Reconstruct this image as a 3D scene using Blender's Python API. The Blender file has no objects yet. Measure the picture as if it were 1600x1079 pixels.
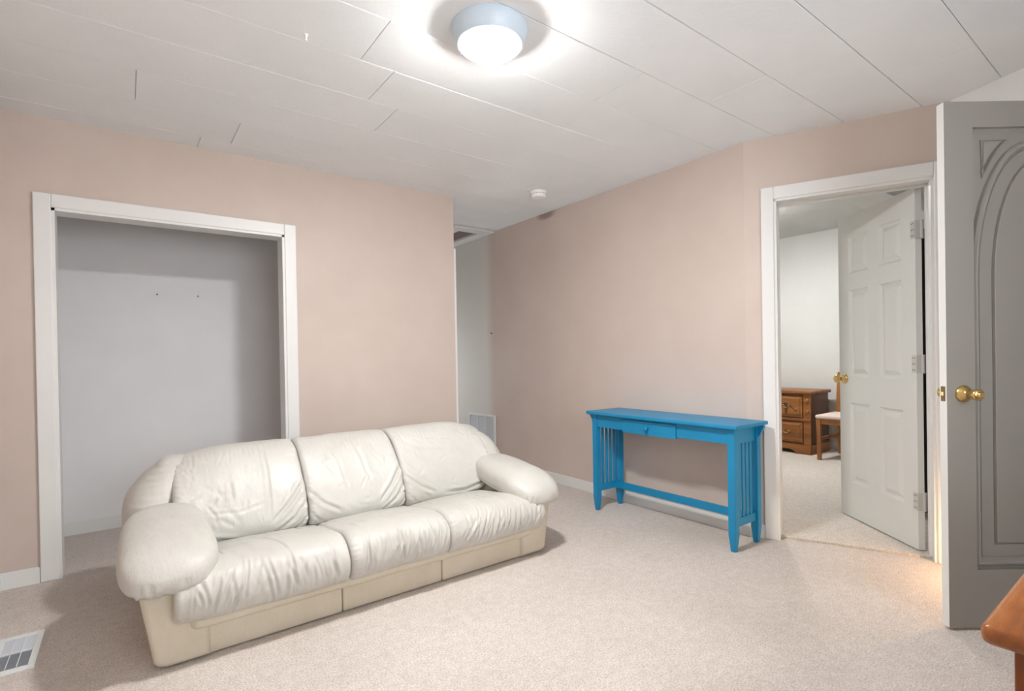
import bpy, bmesh, math, random
import numpy as np
from mathutils import Vector, Matrix, noise

sc = bpy.context.scene
COL = sc.collection
PI = math.pi
rnd = random.Random(7)

# ------------------------------------------------------------------ camera
def set_camera():
    f, roll, pitch, yaw = 812.25, math.radians(.968), math.radians(-.356), math.radians(36.717)
    F = Vector((math.sin(yaw)*math.cos(pitch), math.cos(yaw)*math.cos(pitch), math.sin(pitch)))
    R0 = Vector((math.cos(yaw), -math.sin(yaw), 0)); U0 = R0.cross(F)
    R = math.cos(roll)*R0 - math.sin(roll)*U0
    U = math.sin(roll)*R0 + math.cos(roll)*U0
    cam = bpy.data.cameras.new('camera')
    cam.sensor_fit = 'HORIZONTAL'; cam.sensor_width = 36; cam.lens = f/1600*36
    cam.shift_y = 22.5/1600; cam.clip_start = .02
    o = bpy.data.objects.new('camera', cam); COL.objects.link(o)
    m = Matrix((R, U, -F)).transposed().to_4x4(); m.translation = (0, 0, 1.137)
    o.matrix_world = m
    sc.camera = o
set_camera()

# ------------------------------------------------------------------ world, exposure
w = bpy.data.worlds.new('world'); sc.world = w; w.use_nodes = True
w.node_tree.nodes['Background'].inputs[0].default_value = (.90, .95, 1, 1)
w.node_tree.nodes['Background'].inputs[1].default_value = 7.2      # overcast daylight, fills the room through windows added out of view
sc.view_settings.view_transform = 'Standard'; sc.view_settings.look = 'None'
sc.view_settings.gamma = 1; sc.view_settings.use_curve_mapping = False
sc.view_settings.exposure = 0.2
LAMP = 315.0          # radiance of the ceiling lamp's diffuser
BED_LAMP = 280.0      # radiance of the bedroom lamp's diffuser
NIGHT = 390.0         # radiance of the night light behind the grey door

# ------------------------------------------------------------------ materials
def S(c):   # sRGB 0-255 to linear
    return tuple(((v/255)/12.92 if v/255 <= .04045 else ((v/255+.055)/1.055)**2.4) for v in c)

class N:
    def __init__(s, name):
        s.m = bpy.data.materials.new(name); s.m.use_nodes = True
        s.nt = s.m.node_tree; s.b = s.nt.nodes['Principled BSDF']; s.co = None
    def n(s, t, **k):
        x = s.nt.nodes.new(t)
        for a, v in k.items():
            if hasattr(x, a): setattr(x, a, v)
            else: x.inputs[a.replace('_', ' ')].default_value = v
        return x
    def l(s, a, b): s.nt.links.new(a, b)
    def coord(s):
        if not s.co: s.co = s.n('ShaderNodeTexCoord').outputs['Object']
        return s.co
    def noise(s, scale, detail=3, rough=.6, vec=None, stretch=None):
        v = vec or s.coord()
        if stretch:
            mp = s.n('ShaderNodeMapping'); mp.inputs['Scale'].default_value = stretch
            s.l(v, mp.inputs[0]); v = mp.outputs[0]
        x = s.n('ShaderNodeTexNoise', Scale=scale, Detail=detail, Roughness=rough); s.l(v, x.inputs['Vector'])
        return x.outputs[0]
    def ramp(s, fac, stops):
        r = s.n('ShaderNodeValToRGB'); e = r.color_ramp.elements
        while len(e) < len(stops): e.new(.5)
        for el, (p, c) in zip(e, stops): el.position = p; el.color = (*c, 1)
        s.l(fac, r.inputs[0]); return r.outputs[0]
    def mix(s, fac, a, b, mode='MIX'):
        x = s.n('ShaderNodeMix', data_type='RGBA', blend_type=mode)
        for sock, v in ((x.inputs[0], fac), (x.inputs[6], a), (x.inputs[7], b)):
            if isinstance(v, (tuple, list)): sock.default_value = (*v[:3], 1)
            elif isinstance(v, (int, float)): sock.default_value = v
            else: s.l(v, sock)
        return x.outputs[2]
    def base(s, c):
        if isinstance(c, (tuple, list)): s.b.inputs['Base Color'].default_value = (*c[:3], 1)
        else: s.l(c, s.b.inputs['Base Color'])
    def bump(s, h, strength, dist=.01, prev=None):
        x = s.n('ShaderNodeBump', Strength=strength, Distance=dist); s.l(h, x.inputs['Height'])
        if prev: s.l(prev, x.inputs['Normal'])
        s.l(x.outputs[0], s.b.inputs['Normal']); return x.outputs[0]
    def set(s, **k):
        for a, v in k.items(): s.b.inputs[a.replace('_', ' ')].default_value = v
        return s

def paint(name, c, rough=.6, var=.04, bump=.15, bscale=60, spec=.3):
    n = N(name); a = S(c)
    f = n.noise(3.0, 4)
    n.base(n.ramp(f, [(.3, tuple(v*(1-var) for v in a)), (.7, tuple(min(1, v*(1+var)) for v in a))]))
    n.set(Roughness=rough); n.b.inputs['Specular IOR Level'].default_value = spec
    if bump: n.bump(n.noise(bscale, 3), bump, .004)
    return n.m

def plain(name, c, rough=.5, metal=0, spec=.5):
    n = N(name); n.base(S(c)); n.set(Roughness=rough, Metallic=metal)
    n.b.inputs['Specular IOR Level'].default_value = spec
    n.bump(n.noise(90, 2), .04, .002)
    return n.m

def emit(name, c, strength):
    n = N(name); n.base((.9, .9, .9))
    n.b.inputs['Emission Color'].default_value = (*c, 1); n.b.inputs['Emission Strength'].default_value = strength
    return n.m

def wood(name, c0, c1, c2, scale=6, stretch=(1, 1, .12), rough=.38):
    n = N(name)
    g = n.noise(scale, 6, .65, stretch=stretch); fine = n.noise(scale*9, 4, .6, stretch=stretch)
    col = n.ramp(g, [(.3, S(c0)), (.5, S(c1)), (.72, S(c2))])
    col = n.mix(.25, col, n.ramp(fine, [(.35, S(c0)), (.65, S(c2))]), 'MULTIPLY')
    n.base(col); n.set(Roughness=rough); n.bump(fine, .08, .002)
    return n.m

M = {}
def wall_mat():
    """beige wall paint with faint vertical panel variation"""
    n = N('beige_wall_paint')
    f = n.noise(1.6, 4); f2 = n.noise(7, 3)
    c = n.ramp(f, [(.3, S((205, 189, 179))), (.7, S((212, 197, 187)))])
    c = n.mix(.12, c, n.ramp(f2, [(.3, S((196, 182, 173))), (.7, S((216, 202, 193)))]))
    n.base(c); n.set(Roughness=.55); n.b.inputs['Specular IOR Level'].default_value = .3
    n.bump(n.noise(45, 3, stretch=(1, 1, .5)), .12, .004)
    return n.m
def right_wall_mat():
    """the long wall: beige in the room, blending to pale grey further down the hall, a water stain at the ceiling"""
    n = N('beige_to_grey_wall')
    f = n.noise(1.6, 4)
    c = n.ramp(f, [(.3, S((205, 189, 179))), (.7, S((212, 197, 187)))])
    sep = n.n('ShaderNodeSeparateXYZ'); n.l(n.coord(), sep.inputs[0])
    mr = n.n('ShaderNodeMapRange', interpolation_type='SMOOTHSTEP')
    mr.inputs[1].default_value = 4.44; mr.inputs[2].default_value = 4.62
    n.l(sep.outputs[1], mr.inputs[0])
    c = n.mix(mr.outputs[0], c, S((220, 219, 212)))
    # stain: an ellipse around y 3.58, z 2.42
    mp = n.n('ShaderNodeMapping'); mp.inputs['Location'].default_value = (0, -3.60/.13, -2.425/.05)
    mp.inputs['Scale'].default_value = (0, 1/.13, 1/.05); n.l(n.coord(), mp.inputs[0])
    ln = n.n('ShaderNodeVectorMath', operation='LENGTH'); n.l(mp.outputs[0], ln.inputs[0])
    mr2 = n.n('ShaderNodeMapRange', interpolation_type='SMOOTHSTEP'); n.l(ln.outputs['Value'], mr2.inputs[0])
    mr2.inputs[1].default_value = .5; mr2.inputs[2].default_value = 1.25; mr2.inputs[3].default_value = .55; mr2.inputs[4].default_value = 0
    c = n.mix(mr2.outputs[0], c, S((120, 96, 84)))
    n.base(c); n.set(Roughness=.55); n.b.inputs['Specular IOR Level'].default_value = .3
    n.bump(n.noise(45, 3, stretch=(1, 1, .5)), .12, .004)
    return n.m
def carpet(name, a, b, spots=True):
    n = N(name)
    big = n.noise(1.3, 4); mid = n.noise(26, 4, .75); fine = n.noise(150, 3, .75)
    c = n.ramp(big, [(.3, S(a)), (.7, S(b))])
    c = n.mix(.5, c, n.ramp(mid, [(.3, (.72, .70, .68)), (.65, (1, 1, 1))]), 'MULTIPLY')
    c = n.mix(.75, c, n.ramp(fine, [(.34, (.52, .49, .46)), (.58, (1, 1, 1))]), 'MULTIPLY')
    if spots:
        v = n.n('ShaderNodeTexVoronoi', Scale=2.3); n.l(n.coord(), v.inputs['Vector'])
        r = n.ramp(v.outputs[0], [(.0, (1, 1, 1)), (.035, (0, 0, 0))])
        c = n.mix(r, c, S((120, 105, 92)))
    n.base(c); n.set(Roughness=1.0); n.b.inputs['Specular IOR Level'].default_value = .05
    p = n.bump(mid, .35, .012); n.bump(fine, .8, .006, p)
    return n.m
def leather(name, a, b, rough=.42):
    n = N(name)
    f = n.noise(4, 4); c = n.ramp(f, [(.3, S(a)), (.7, S(b))])
    n.base(c); n.set(Roughness=rough); n.b.inputs['Specular IOR Level'].default_value = .45
    h1 = n.noise(16, 4, .6, stretch=(1.6, 1, .7)); p = n.bump(h1, .3, .012)
    wr = n.n('ShaderNodeTexNoise', noise_type='RIDGED_MULTIFRACTAL'); n.l(n.coord(), wr.inputs['Vector'])
    for k_, v_ in (('Scale', 7.0), ('Detail', 4.0), ('Roughness', .55), ('Distortion', .6)): wr.inputs[k_].default_value = v_
    inv = n.n('ShaderNodeMath', operation='MULTIPLY'); n.l(wr.outputs[0], inv.inputs[0]); inv.inputs[1].default_value = -1
    p = n.bump(inv.outputs[0], .13, .006, p)
    v = n.n('ShaderNodeTexVoronoi', Scale=260); n.l(n.coord(), v.inputs['Vector'])
    n.bump(v.outputs[0], .1, .002, p)
    return n.m
def ceiling_mat():
    n = N('white_ceiling_plank')
    f = n.noise(2, 3); n.base(n.ramp(f, [(.3, S((236, 240, 242))), (.7, S((242, 245, 247)))]))
    n.set(Roughness=.7); n.b.inputs['Specular IOR Level'].default_value = .2
    h = n.noise(70, 5, .7, stretch=(.45, 1, 1)); n.bump(h, .3, .006)
    return n.m
M['wall'] = wall_mat(); M['wall_right'] = right_wall_mat()
M['grey_wall'] = paint('pale_grey_wall_paint', (240, 240, 241), .6, .02, .12, 40)
M['bed_wall'] = paint('white_wall_paint', (226, 227, 224), .6, .02, .12, 40)
M['white'] = paint('white_trim_paint', (232, 232, 230), .38, .02, .05, 30, .45)
M['door_white'] = paint('white_door_paint', (224, 225, 222), .4, .015, .05, 40, .4)
M['door_shaded'] = paint('shade_darkened_door_paint', (163, 160, 152), .42, .02, .05, 40, .4)  # off-white door; the shade on its face is put into this colour
M['ceil'] = ceiling_mat()
M['bed_ceil'] = paint('rough_ceiling_plaster', (205, 206, 203), .6, .05, .8, 9, .4)
M['carpet'] = carpet('beige_carpet', (222, 212, 204), (236, 227, 220))
M['carpet_bed'] = carpet('pale_carpet', (232, 222, 212), (240, 232, 224), False)
M['leather'] = leather('ivory_leather', (193, 190, 183), (204, 202, 196))
M['leather_base'] = leather('cream_leather', (202, 193, 174), (212, 204, 187), .42)
M['blue'] = paint('turquoise_blue_paint', (15, 134, 182), .4, .07, .12, 25, .5)
M['brass'] = plain('polished_brass', (214, 184, 122), .24, 1)
M['old_metal'] = plain('tarnished_brass', (130, 108, 78), .4, 1)
M['chrome'] = plain('painted_hinge_metal', (206, 206, 202), .35, .2)
M['plastic'] = plain('white_plastic', (246, 247, 246), .4)
M['grille'] = plain('grey_white_enamel', (196, 200, 206), .45)
M['vent'] = plain('white_enamel', (226, 228, 228), .4)
M['dark'] = plain('dark_duct', (34, 33, 34), .9)
M['hatch'] = paint('brown_fibreboard', (128, 112, 104), .8, .06, .2, 30)
M['oak'] = wood('honey_oak', (112, 60, 22), (158, 94, 42), (196, 134, 78), 13, (.12, 1, 1), .25)
M['oak_v'] = wood('honey_oak_upright', (98, 48, 14), (142, 76, 28), (168, 98, 44), 6, (1, 1, .1), .35)
M['pine'] = wood('brown_dresser_wood', (104, 60, 22), (158, 102, 46), (188, 128, 66), 7, (1, .12, 1), .4)
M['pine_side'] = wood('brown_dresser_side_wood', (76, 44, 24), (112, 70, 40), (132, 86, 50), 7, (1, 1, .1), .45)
M['ebony'] = wood('black_brown_wood', (14, 11, 9), (20, 16, 13), (27, 22, 18), 6, (1, 1, .1), .5)
M['chairwood'] = wood('chair_wood', (120, 74, 34), (168, 110, 56), (190, 132, 74), 9, (1, 1, .12), .4)
M['seatcloth'] = paint('pale_pink_seat_fabric', (226, 208, 198), .9, .06, .4, 120, .1)
M['pan'] = plain('pale_blue_enamel', (214, 230, 243), .35)
M['lamp'] = emit('lamp_diffuser', (1, .995, .985), LAMP)
M['bedlamp'] = emit('bedroom_lamp_diffuser', (1, .99, .97), BED_LAMP)
M['night'] = emit('night_light_diffuser', (1, .60, .29), NIGHT)
def glass():
    n = N('window_glass'); out = n.nt.nodes['Material Output']
    t = n.n('ShaderNodeBsdfTransparent'); g = n.n('ShaderNodeBsdfGlossy', Roughness=.02); fr = n.n('ShaderNodeFresnel', IOR=1.3); mx = n.n('ShaderNodeMixShader')
    n.l(fr.outputs[0], mx.inputs[0]); n.l(t.outputs[0], mx.inputs[1]); n.l(g.outputs[0], mx.inputs[2]); n.l(mx.outputs[0], out.inputs[0])
    return n.m
M['glass'] = glass()
M['nail'] = plain('nail_steel', (90, 84, 80), .4, .8)

# ------------------------------------------------------------------ helpers
def link(o, parent=None):
    COL.objects.link(o)
    if parent: o.parent = parent
    return o
def obj(name, bm, m, parent=None, smooth=False, angle=None):
    me = bpy.data.meshes.new(name); bm.normal_update(); bm.to_mesh(me); bm.free()
    if m: me.materials.append(M[m] if isinstance(m, str) else m)
    if smooth:
        for p in me.polygons: p.use_smooth = True
        if angle:
            try: me.set_sharp_from_angle(angle=math.radians(angle))
            except Exception: pass
    return link(bpy.data.objects.new(name, me), parent)
def copy_obj(o, loc=None, rot=None, scale=None, parent=None):
    c = o.copy(); COL.objects.link(c); c.parent = parent if parent else o.parent
    if loc is not None: c.location = loc
    if rot is not None: c.rotation_euler = rot
    if scale is not None: c.scale = scale
    return c
def empty(name, loc=(0, 0, 0), rz=0, parent=None):
    o = bpy.data.objects.new(name, None); link(o, parent); o.location = loc; o.rotation_euler = (0, 0, rz)
    o.empty_display_size = .1
    return o
def tag(o, label=None, cat=None, group=None, kind=None):
    if label: o['label'] = label
    if cat: o['category'] = cat
    if group: o['group'] = group
    if kind: o['kind'] = kind
    return o
def struct(o, label=None):
    o['kind'] = 'structure'
    if label: o['label'] = label
    return o
def box(bm, a, b, bev=0, seg=2):
    """axis aligned box from corner a to corner b, edges rounded by bev"""
    x0, y0, z0 = (min(p, q) for p, q in zip(a, b)); x1, y1, z1 = (max(p, q) for p, q in zip(a, b))
    v = [bm.verts.new(p) for p in ((x0, y0, z0), (x1, y0, z0), (x1, y1, z0), (x0, y1, z0), (x0, y0, z1), (x1, y0, z1), (x1, y1, z1), (x0, y1, z1))]
    fs = [bm.faces.new([v[i] for i in q]) for q in ((3, 2, 1, 0), (4, 5, 6, 7), (0, 1, 5, 4), (1, 2, 6, 5), (2, 3, 7, 6), (3, 0, 4, 7))]
    if bev:
        es = list({e for f in fs for e in f.edges})
        bmesh.ops.bevel(bm, geom=es, offset=bev, segments=seg, profile=.5, affect='EDGES')
    return v
def boxes(name, lst, m, parent=None, bev=0):
    bm = bmesh.new()
    for a, b in lst: box(bm, a, b, bev)
    return obj(name, bm, m, parent)
def prism(bm, pts, z0, z1, bev=0):
    """polygon in plan extruded from z0 to z1"""
    a = [bm.verts.new((x, y, z0)) for x, y in pts]; b = [bm.verts.new((x, y, z1)) for x, y in pts]
    n = len(pts); area = sum(pts[i][0]*pts[(i+1) % n][1]-pts[(i+1) % n][0]*pts[i][1] for i in range(n))
    fs = [bm.faces.new(a[::-1] if area > 0 else a), bm.faces.new(b if area > 0 else b[::-1])]
    for i in range(n):
        q = [a[i], a[(i+1) % n], b[(i+1) % n], b[i]]
        fs.append(bm.faces.new(q if area > 0 else q[::-1]))
    if bev:
        es = list({e for f in fs for e in f.edges})
        bmesh.ops.bevel(bm, geom=es, offset=bev, segments=2, profile=.5, affect='EDGES')
def lathe(bm, prof, seg=32, mat=None, close=True):
    """profile of (r, z) turned about Z, then moved by mat"""
    rings = []
    for r, z in prof:
        if r < 1e-5: rings.append([bm.verts.new((0, 0, z))])
        else: rings.append([bm.verts.new((r*math.cos(2*PI*i/seg), r*math.sin(2*PI*i/seg), z)) for i in range(seg)])
    fs = []
    for A, B in zip(rings, rings[1:]):
        for i in range(seg):
            j = (i+1) % seg
            q = [A[i % len(A)], A[j % len(A)], B[j % len(B)], B[i % len(B)]]
            u = []
            for v in q:
                if v not in u: u.append(v)
            if len(u) > 2:
                try: fs.append(bm.faces.new(u))
                except ValueError: pass
    if close:
        for Rg, fl in ((rings[0], True), (rings[-1], False)):
            if len(Rg) > 2: fs.append(bm.faces.new(Rg[::-1] if fl else Rg))
    bmesh.ops.recalc_face_normals(bm, faces=fs)
    if mat is not None: bmesh.ops.transform(bm, matrix=mat, verts=[v for R_ in rings for v in R_])
def offset_poly(pts, d):
    """inset a counter-clockwise outline by d with mitred corners"""
    n = len(pts); out = []
    for i in range(n):
        p0, p, p1 = (Vector(pts[i-1]), Vector(pts[i]), Vector(pts[(i+1) % n]))
        e0 = (p-p0).normalized(); e1 = (p1-p).normalized()
        n0 = Vector((-e0.y, e0.x)); n1 = Vector((-e1.y, e1.x))
        b = n0+n1; k = 1+n0.dot(n1)
        out.append(tuple(p + b*(d/max(k, .35))))
    return out
def loft(bm, pts, steps, fr):
    """raised or sunk panel: outline pts (2D), steps of (inset, height); fr maps (u, v, height) to 3D; closed at the last step"""
    prev = None
    for ins, hh in steps:
        ring = [bm.verts.new(fr(u, v, hh)) for u, v in offset_poly(pts, ins)]
        if prev:
            for i in range(len(ring)):
                j = (i+1) % len(ring); bm.faces.new((prev[i], prev[j], ring[j], ring[i]))
        prev = ring
    bm.faces.new(prev)
def frame_mat(o, x, y, z):
    m = Matrix((x, y, z)).transposed().to_4x4(); m.translation = o; return m

# ------------------------------------------------------------------ plan of the place
XR, YL, H = 3.096, 3.661, 2.438
XW, YB = -.53, -1.1
K = Vector((3.096, 1.72)); dB = Vector((.4, -.9165)); nB = Vector((.9165, .4))      # wall with the bedroom door
QB = K + dB*1.0                                                                     # corner behind the grey door
dC = Vector((-.387, -.922)).normalized(); nC = Vector((.922, -.387)).normalized()
TB = .14
def xr(y):
    if y >= K.y: return XR
    if y >= QB.y: return K.x + (K.y-y)/.9165*.4
    return QB.x + (y-QB.y)*(.387/.922)
HALL_X = 2.16; HALL_Y = 6.6

# ------------------------------------------------------------------ floor
bm = bmesh.new()
pe = QB + dC*2.06
prism(bm, [(XW-.1, YB-.1), (pe.x+.05, YB-.1), (QB.x+.05, QB.y), (K.x+.06, K.y+.03), (XR+.1, K.y+.05), (XR+.1, HALL_Y), (XW-.1, HALL_Y)], -.05, 0)
struct(obj('floor', bm, 'carpet'), 'beige cut pile carpet of the living room')
bm = bmesh.new()
p0 = K+Vector((.06, .03)); p1 = QB+Vector((.05, 0))
prism(bm, [(p0.x, p0.y), (p1.x, p1.y), (3.7, .35), (6.7, .35), (6.7, 4.6), (XR+.1, 4.6), (XR+.1, K.y+.05)], -.05, .006)
struct(obj('floor_bedroom', bm, 'carpet_bed'), 'pale carpet of the bedroom')
bm = bmesh.new()
prism(bm, [tuple(K+dB*.15+nB*.045), tuple(K+dB*.93+nB*.045), tuple(K+dB*.93+nB*.075), tuple(K+dB*.15+nB*.075)], 0, .012)
struct(obj('trim_threshold', bm, 'carpet_bed'), 'carpet seam strip across the bedroom doorway')

# ------------------------------------------------------------------ ceiling with planks
bm = bmesh.new()
prism(bm, [(XW-.1, YB-.1), (pe.x+.05, YB-.1), (QB.x+.06, QB.y), (K.x+.07, K.y), (XR+.07, HALL_Y), (XW-.1, HALL_Y)], H+.010, H+.08)
ceil = struct(obj('ceiling', bm, 'ceil'), 'white planked ceiling')
seams = {4: .845, 5: 1.005, 6: 1.167, 7: .065, 8: .533, 9: .377, 3: 1.95, 2: 2.45, 1: 1.35, 0: 2.95}
PW = .3222
for k in range(-5, 19):
    ya, yb = .59+k*PW+.001, .59+(k+1)*PW-.001
    if ya > HALL_Y: break
    s0 = seams.get(k, .2+(k*.61) % 1.8)
    cuts = [XW-.05] + [x for x in (s0-2.44, s0, s0+2.44) if XW+.05 < x < xr((ya+yb)/2)-.05] + [9]
    for xa, xb in zip(cuts, cuts[1:]):
        if xb == 9:
            ys = [ya] + [y for y in (QB.y, K.y) if ya < y < yb] + [yb]
            pts = [(xa+.001, ya)] + [(xr(y)+.03, y) for y in ys] + [(xa+.001, yb)]
        else: pts = [(xa+.001, ya), (xb-.001, ya), (xb-.001, yb), (xa+.001, yb)]
        bm = bmesh.new(); dz = rnd.uniform(0, .0012)
        prism(bm, pts, H+dz, H+.0095)
        top = [e for e in bm.edges if all(abs(v.co.z-(H+dz)) < 1e-5 for v in e.verts)]
        bmesh.ops.bevel(bm, geom=top, offset=.0025, segments=1, affect='EDGES')
        obj('ceiling_plank', bm, 'ceil', ceil)

# ------------------------------------------------------------------ walls
CX0, CX1, CH = -.296, .862, 1.965      # closet opening
WT = .115
struct(boxes('wall_left', [((XW-.1, YL, 0), (CX0, YL+WT, H+.05)), ((CX1, YL, 0), (HALL_X, YL+WT, H+.05)), ((CX0, YL, CH), (CX1, YL+WT, H+.05))], 'wall'),
       'beige wall with the open closet')
struct(boxes('wall_closet', [((XW-.1, 4.535, 0), (1.35, 4.6, H+.05)), ((XW-.1, YL+WT, 0), (XW, 4.6, H+.05)), ((1.25, YL+WT, 0), (1.35, 4.6, H+.05))], 'grey_wall'),
       'pale grey walls inside the open closet')
struct(boxes('wall_hall', [((HALL_X-.1, YL+WT, 0), (HALL_X, HALL_Y, H+.05))], 'wall'), 'hall side of the closet block')
struct(boxes('wall_hall_end', [((HALL_X-.1, HALL_Y, 0), (2.26, HALL_Y+.1, H+.05)), ((3.0, HALL_Y, 0), (XR+.12, HALL_Y+.1, H+.05)), ((2.26, HALL_Y, 0), (3.0, HALL_Y+.1, .25)), ((2.26, HALL_Y, 1.6), (3.0, HALL_Y+.1, H+.05))], 'grey_wall'), 'far end wall of the hall')
def window(name, label, x0, x1, z0, z1, y, sg):
    """a two-light window added out of view for fill daylight, in a wall facing along y; sg is the outward side"""
    win = struct(empty(name, ((x0+x1)/2, y, z0)), label)
    ww, wh = (x1-x0)/2, z1-z0
    for a, b in (((-ww, .03, 0), (-ww+.05, .08, wh)), ((ww-.05, .03, 0), (ww, .08, wh)), ((-ww, .03, 0), (ww, .08, .05)), ((-ww, .03, wh-.05), (ww, .08, wh)), ((-.02, .03, .05), (.02, .08, wh-.05))):
        boxes('window_frame', [((a[0], sg*a[1], a[2]), (b[0], sg*b[1], b[2]))], 'white', win, .003)
    for a, b in ((-ww+.05, -.02), (.02, ww-.05)): boxes('pane', [((a, sg*.054, .05), (b, sg*.058, wh-.05))], 'glass', win)
    pl = bpy.data.lights.new('fill_window_portal', 'AREA'); pl.shape = 'RECTANGLE'; pl.size = 2*ww; pl.size_y = wh; pl.cycles.is_portal = True
    po = bpy.data.objects.new('fill_window_portal', pl); link(po); po.location = ((x0+x1)/2, y+sg*.11, (z0+z1)/2); po.rotation_euler = (-sg*PI/2, 0, 0)
window('fill_window_2', 'unseen white framed window added at the far end of the hall for fill light', 2.26, 3.0, .25, 1.6, HALL_Y, 1)  # unseen window, added to brighten the hall wall
struct(boxes('wall_right', [((XR, K.y, 0), (XR+.11, HALL_Y+.1, H+.12))], 'wall_right'), 'long beige wall behind the blue console table')
def wallB(s0, s1, z0, z1, t0=0, t1=TB):
    return [tuple(K+dB*s0+nB*t0), tuple(K+dB*s1+nB*t0), tuple(K+dB*s1+nB*t1), tuple(K+dB*s0+nB*t1)], z0, z1
O0, O1, OH = .165, .925, 2.058
bm = bmesh.new()
for a in (wallB(0, O0, 0, H+.12), wallB(O1, 1.16, 0, H+.12), wallB(O0, O1, OH, H+.12)): prism(bm, *a)
struct(obj('wall_bedroom_side', bm, 'wall'), 'beige wall with the bedroom doorway')
def wallC(s0, s1, z0, z1, t0=0, t1=.12):
    return [tuple(QB+dC*s0+nC*t0), tuple(QB+dC*s1+nC*t0), tuple(QB+dC*s1+nC*t1), tuple(QB+dC*s0+nC*t1)], z0, z1
bm = bmesh.new()
for a in (wallC(0, .655, 0, H+.05), wallC(1.40, 2.15, 0, H+.05), wallC(.655, 1.40, 2.13, H+.05)): prism(bm, *a)
struct(obj('wall_entry', bm, 'grey_wall'), 'pale wall behind the open grey door')
bm = bmesh.new(); prism(bm, *wallC(.3, 1.7, 0, H+.05, 1.1, 1.2)); prism(bm, *wallC(.3, .4, 0, H+.05, .12, 1.1)); prism(bm, *wallC(1.6, 1.7, 0, H+.05, .12, 1.1)); prism(bm, *wallC(.3, 1.7, H+.02, H+.06, .12, 1.2)); prism(bm, *wallC(.3, 1.7, -.04, -.001, .0, 1.2))
struct(obj('wall_vestibule', bm, 'grey_wall'), 'small room beyond the grey door')
WX0, WX1, WZ0, WZ1 = .0, 1.9, .85, 2.1
struct(boxes('wall_back', [((XW-.1, YB-.1, 0), (WX0, YB, H+.05)), ((WX1, YB-.1, 0), (pe.x+.2, YB, H+.05)), ((WX0, YB-.1, 0), (WX1, YB, WZ0)), ((WX0, YB-.1, WZ1), (WX1, YB, H+.05))], 'wall'), 'beige wall behind the viewer')
window('fill_window_1', 'unseen white framed window added behind the viewer for fill light', WX0, WX1, WZ0, WZ1, YB, -1)  # unseen window, added for soft fill in the room
struct(boxes('wall_side', [((XW-.1, YB, 0), (XW, YL, H+.05))], 'wall'), 'beige wall at the far left edge')
# bedroom shell
struct(boxes('wall_bedroom_far', [((6.55, .3, 0), (6.65, 4.6, 2.62))], 'bed_wall'), 'white far wall of the bedroom')
struct(boxes('wall_bedroom_end', [((3.2, 4.5, 0), (6.6, 4.6, 2.62)), ((XR+.11, 1.6, 0), (XR+.13, 4.5, 2.62))], 'bed_wall'), 'white end wall of the bedroom')
struct(boxes('wall_bedroom_near', [((3.55, .42, 0), (6.6, .5, 2.62))], 'bed_wall'), 'white near wall of the bedroom')
bm = bmesh.new(); p = K+nB*.1; q = K+dB*1.1+nB*.1
prism(bm, [(XR+.09, 4.6), (XR+.09, 1.75), (p.x, p.y), (q.x, q.y), (3.6, .4), (6.65, .4), (6.65, 4.6)], 2.542, 2.60)
struct(obj('ceiling_bedroom', bm, 'bed_ceil'), 'rough grey plaster ceiling of the bedroom')
struct(boxes('trim_beam', [((3.3, 1.567, 2.42), (6.56, 1.865, 2.56))], 'bed_wall', bev=.004), 'white boxed beam under the bedroom ceiling')

# ------------------------------------------------------------------ baseboards
def baseboard(name, lst, label):
    bm = bmesh.new()
    for pts, z0, z1 in lst: prism(bm, pts, z0, z1)
    top = [e for e in bm.edges if all(abs(v.co.z-lst[0][2]) < 1e-5 for v in e.verts)]
    bmesh.ops.bevel(bm, geom=top, offset=.004, segments=2, affect='EDGES')
    return struct(obj(name, bm, 'white'), label)
rect = lambda x0, y0, x1, y1: [(x0, y0), (x1, y0), (x1, y1), (x0, y1)]
BH = .085
baseboard('baseboard_left', [(rect(XW, YL-.012, CX0-.075, YL), 0, BH), (rect(CX1+.075, YL-.012, HALL_X, YL), 0, BH)], 'white baseboard under the closet wall')
baseboard('baseboard_closet', [(rect(XW, 4.523, 1.25, 4.535), 0, BH)], 'white baseboard at the back of the closet')
baseboard('baseboard_right', [(rect(XR-.012, K.y-.02, XR, HALL_Y), 0, BH), ([tuple(K+nB*-.012), tuple(K+dB*.095+nB*-.012), tuple(K+dB*.095), tuple(K)], 0, BH)], 'white baseboard along the long beige wall')
baseboard('baseboard_side', [(rect(XW, YB, XW+.012, YL-.012), 0, BH)], 'white baseboard at the left edge')
baseboard('baseboard_entry', [([tuple(QB+dC*.02-nC*.012), tuple(QB+dC*.60-nC*.012), tuple(QB+dC*.60), tuple(QB+dC*.02)], 0, BH)], 'white baseboard behind the grey door')
baseboard('baseboard_bedroom', [(rect(6.538, .5, 6.55, 4.5), 0, .09)], 'white baseboard of the bedroom far wall')

# ------------------------------------------------------------------ casings
def casing_board(parent, pts, z0, z1, bev=.005):
    bm = bmesh.new(); prism(bm, pts, z0, z1, bev); return obj('casing_board', bm, 'white', parent)
t = struct(empty('trim_1'), 'white casing around the open closet')
CW = .073
casing_board(t, rect(CX0-CW, YL-.018, CX0, YL), 0, CH+CW)
casing_board(t, rect(CX1, YL-.018, CX1+CW, YL), 0, CH+CW)
casing_board(t, rect(CX0, YL-.018, CX1, YL), CH, CH+CW)
for n_, a, b in (('jamb', (CX0-.001, YL-.012, 0), (CX0+.014, YL+WT+.005, CH)), ('jamb', (CX1-.014, YL-.012, 0), (CX1+.001, YL+WT+.005, CH)), ('jamb', (CX0, YL-.012, CH-.014), (CX1, YL+WT+.005, CH+.001))):
    boxes(n_, [(a, b)], 'white', t)
t = struct(empty('trim_2'), 'white casing around the bedroom doorway')
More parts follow.
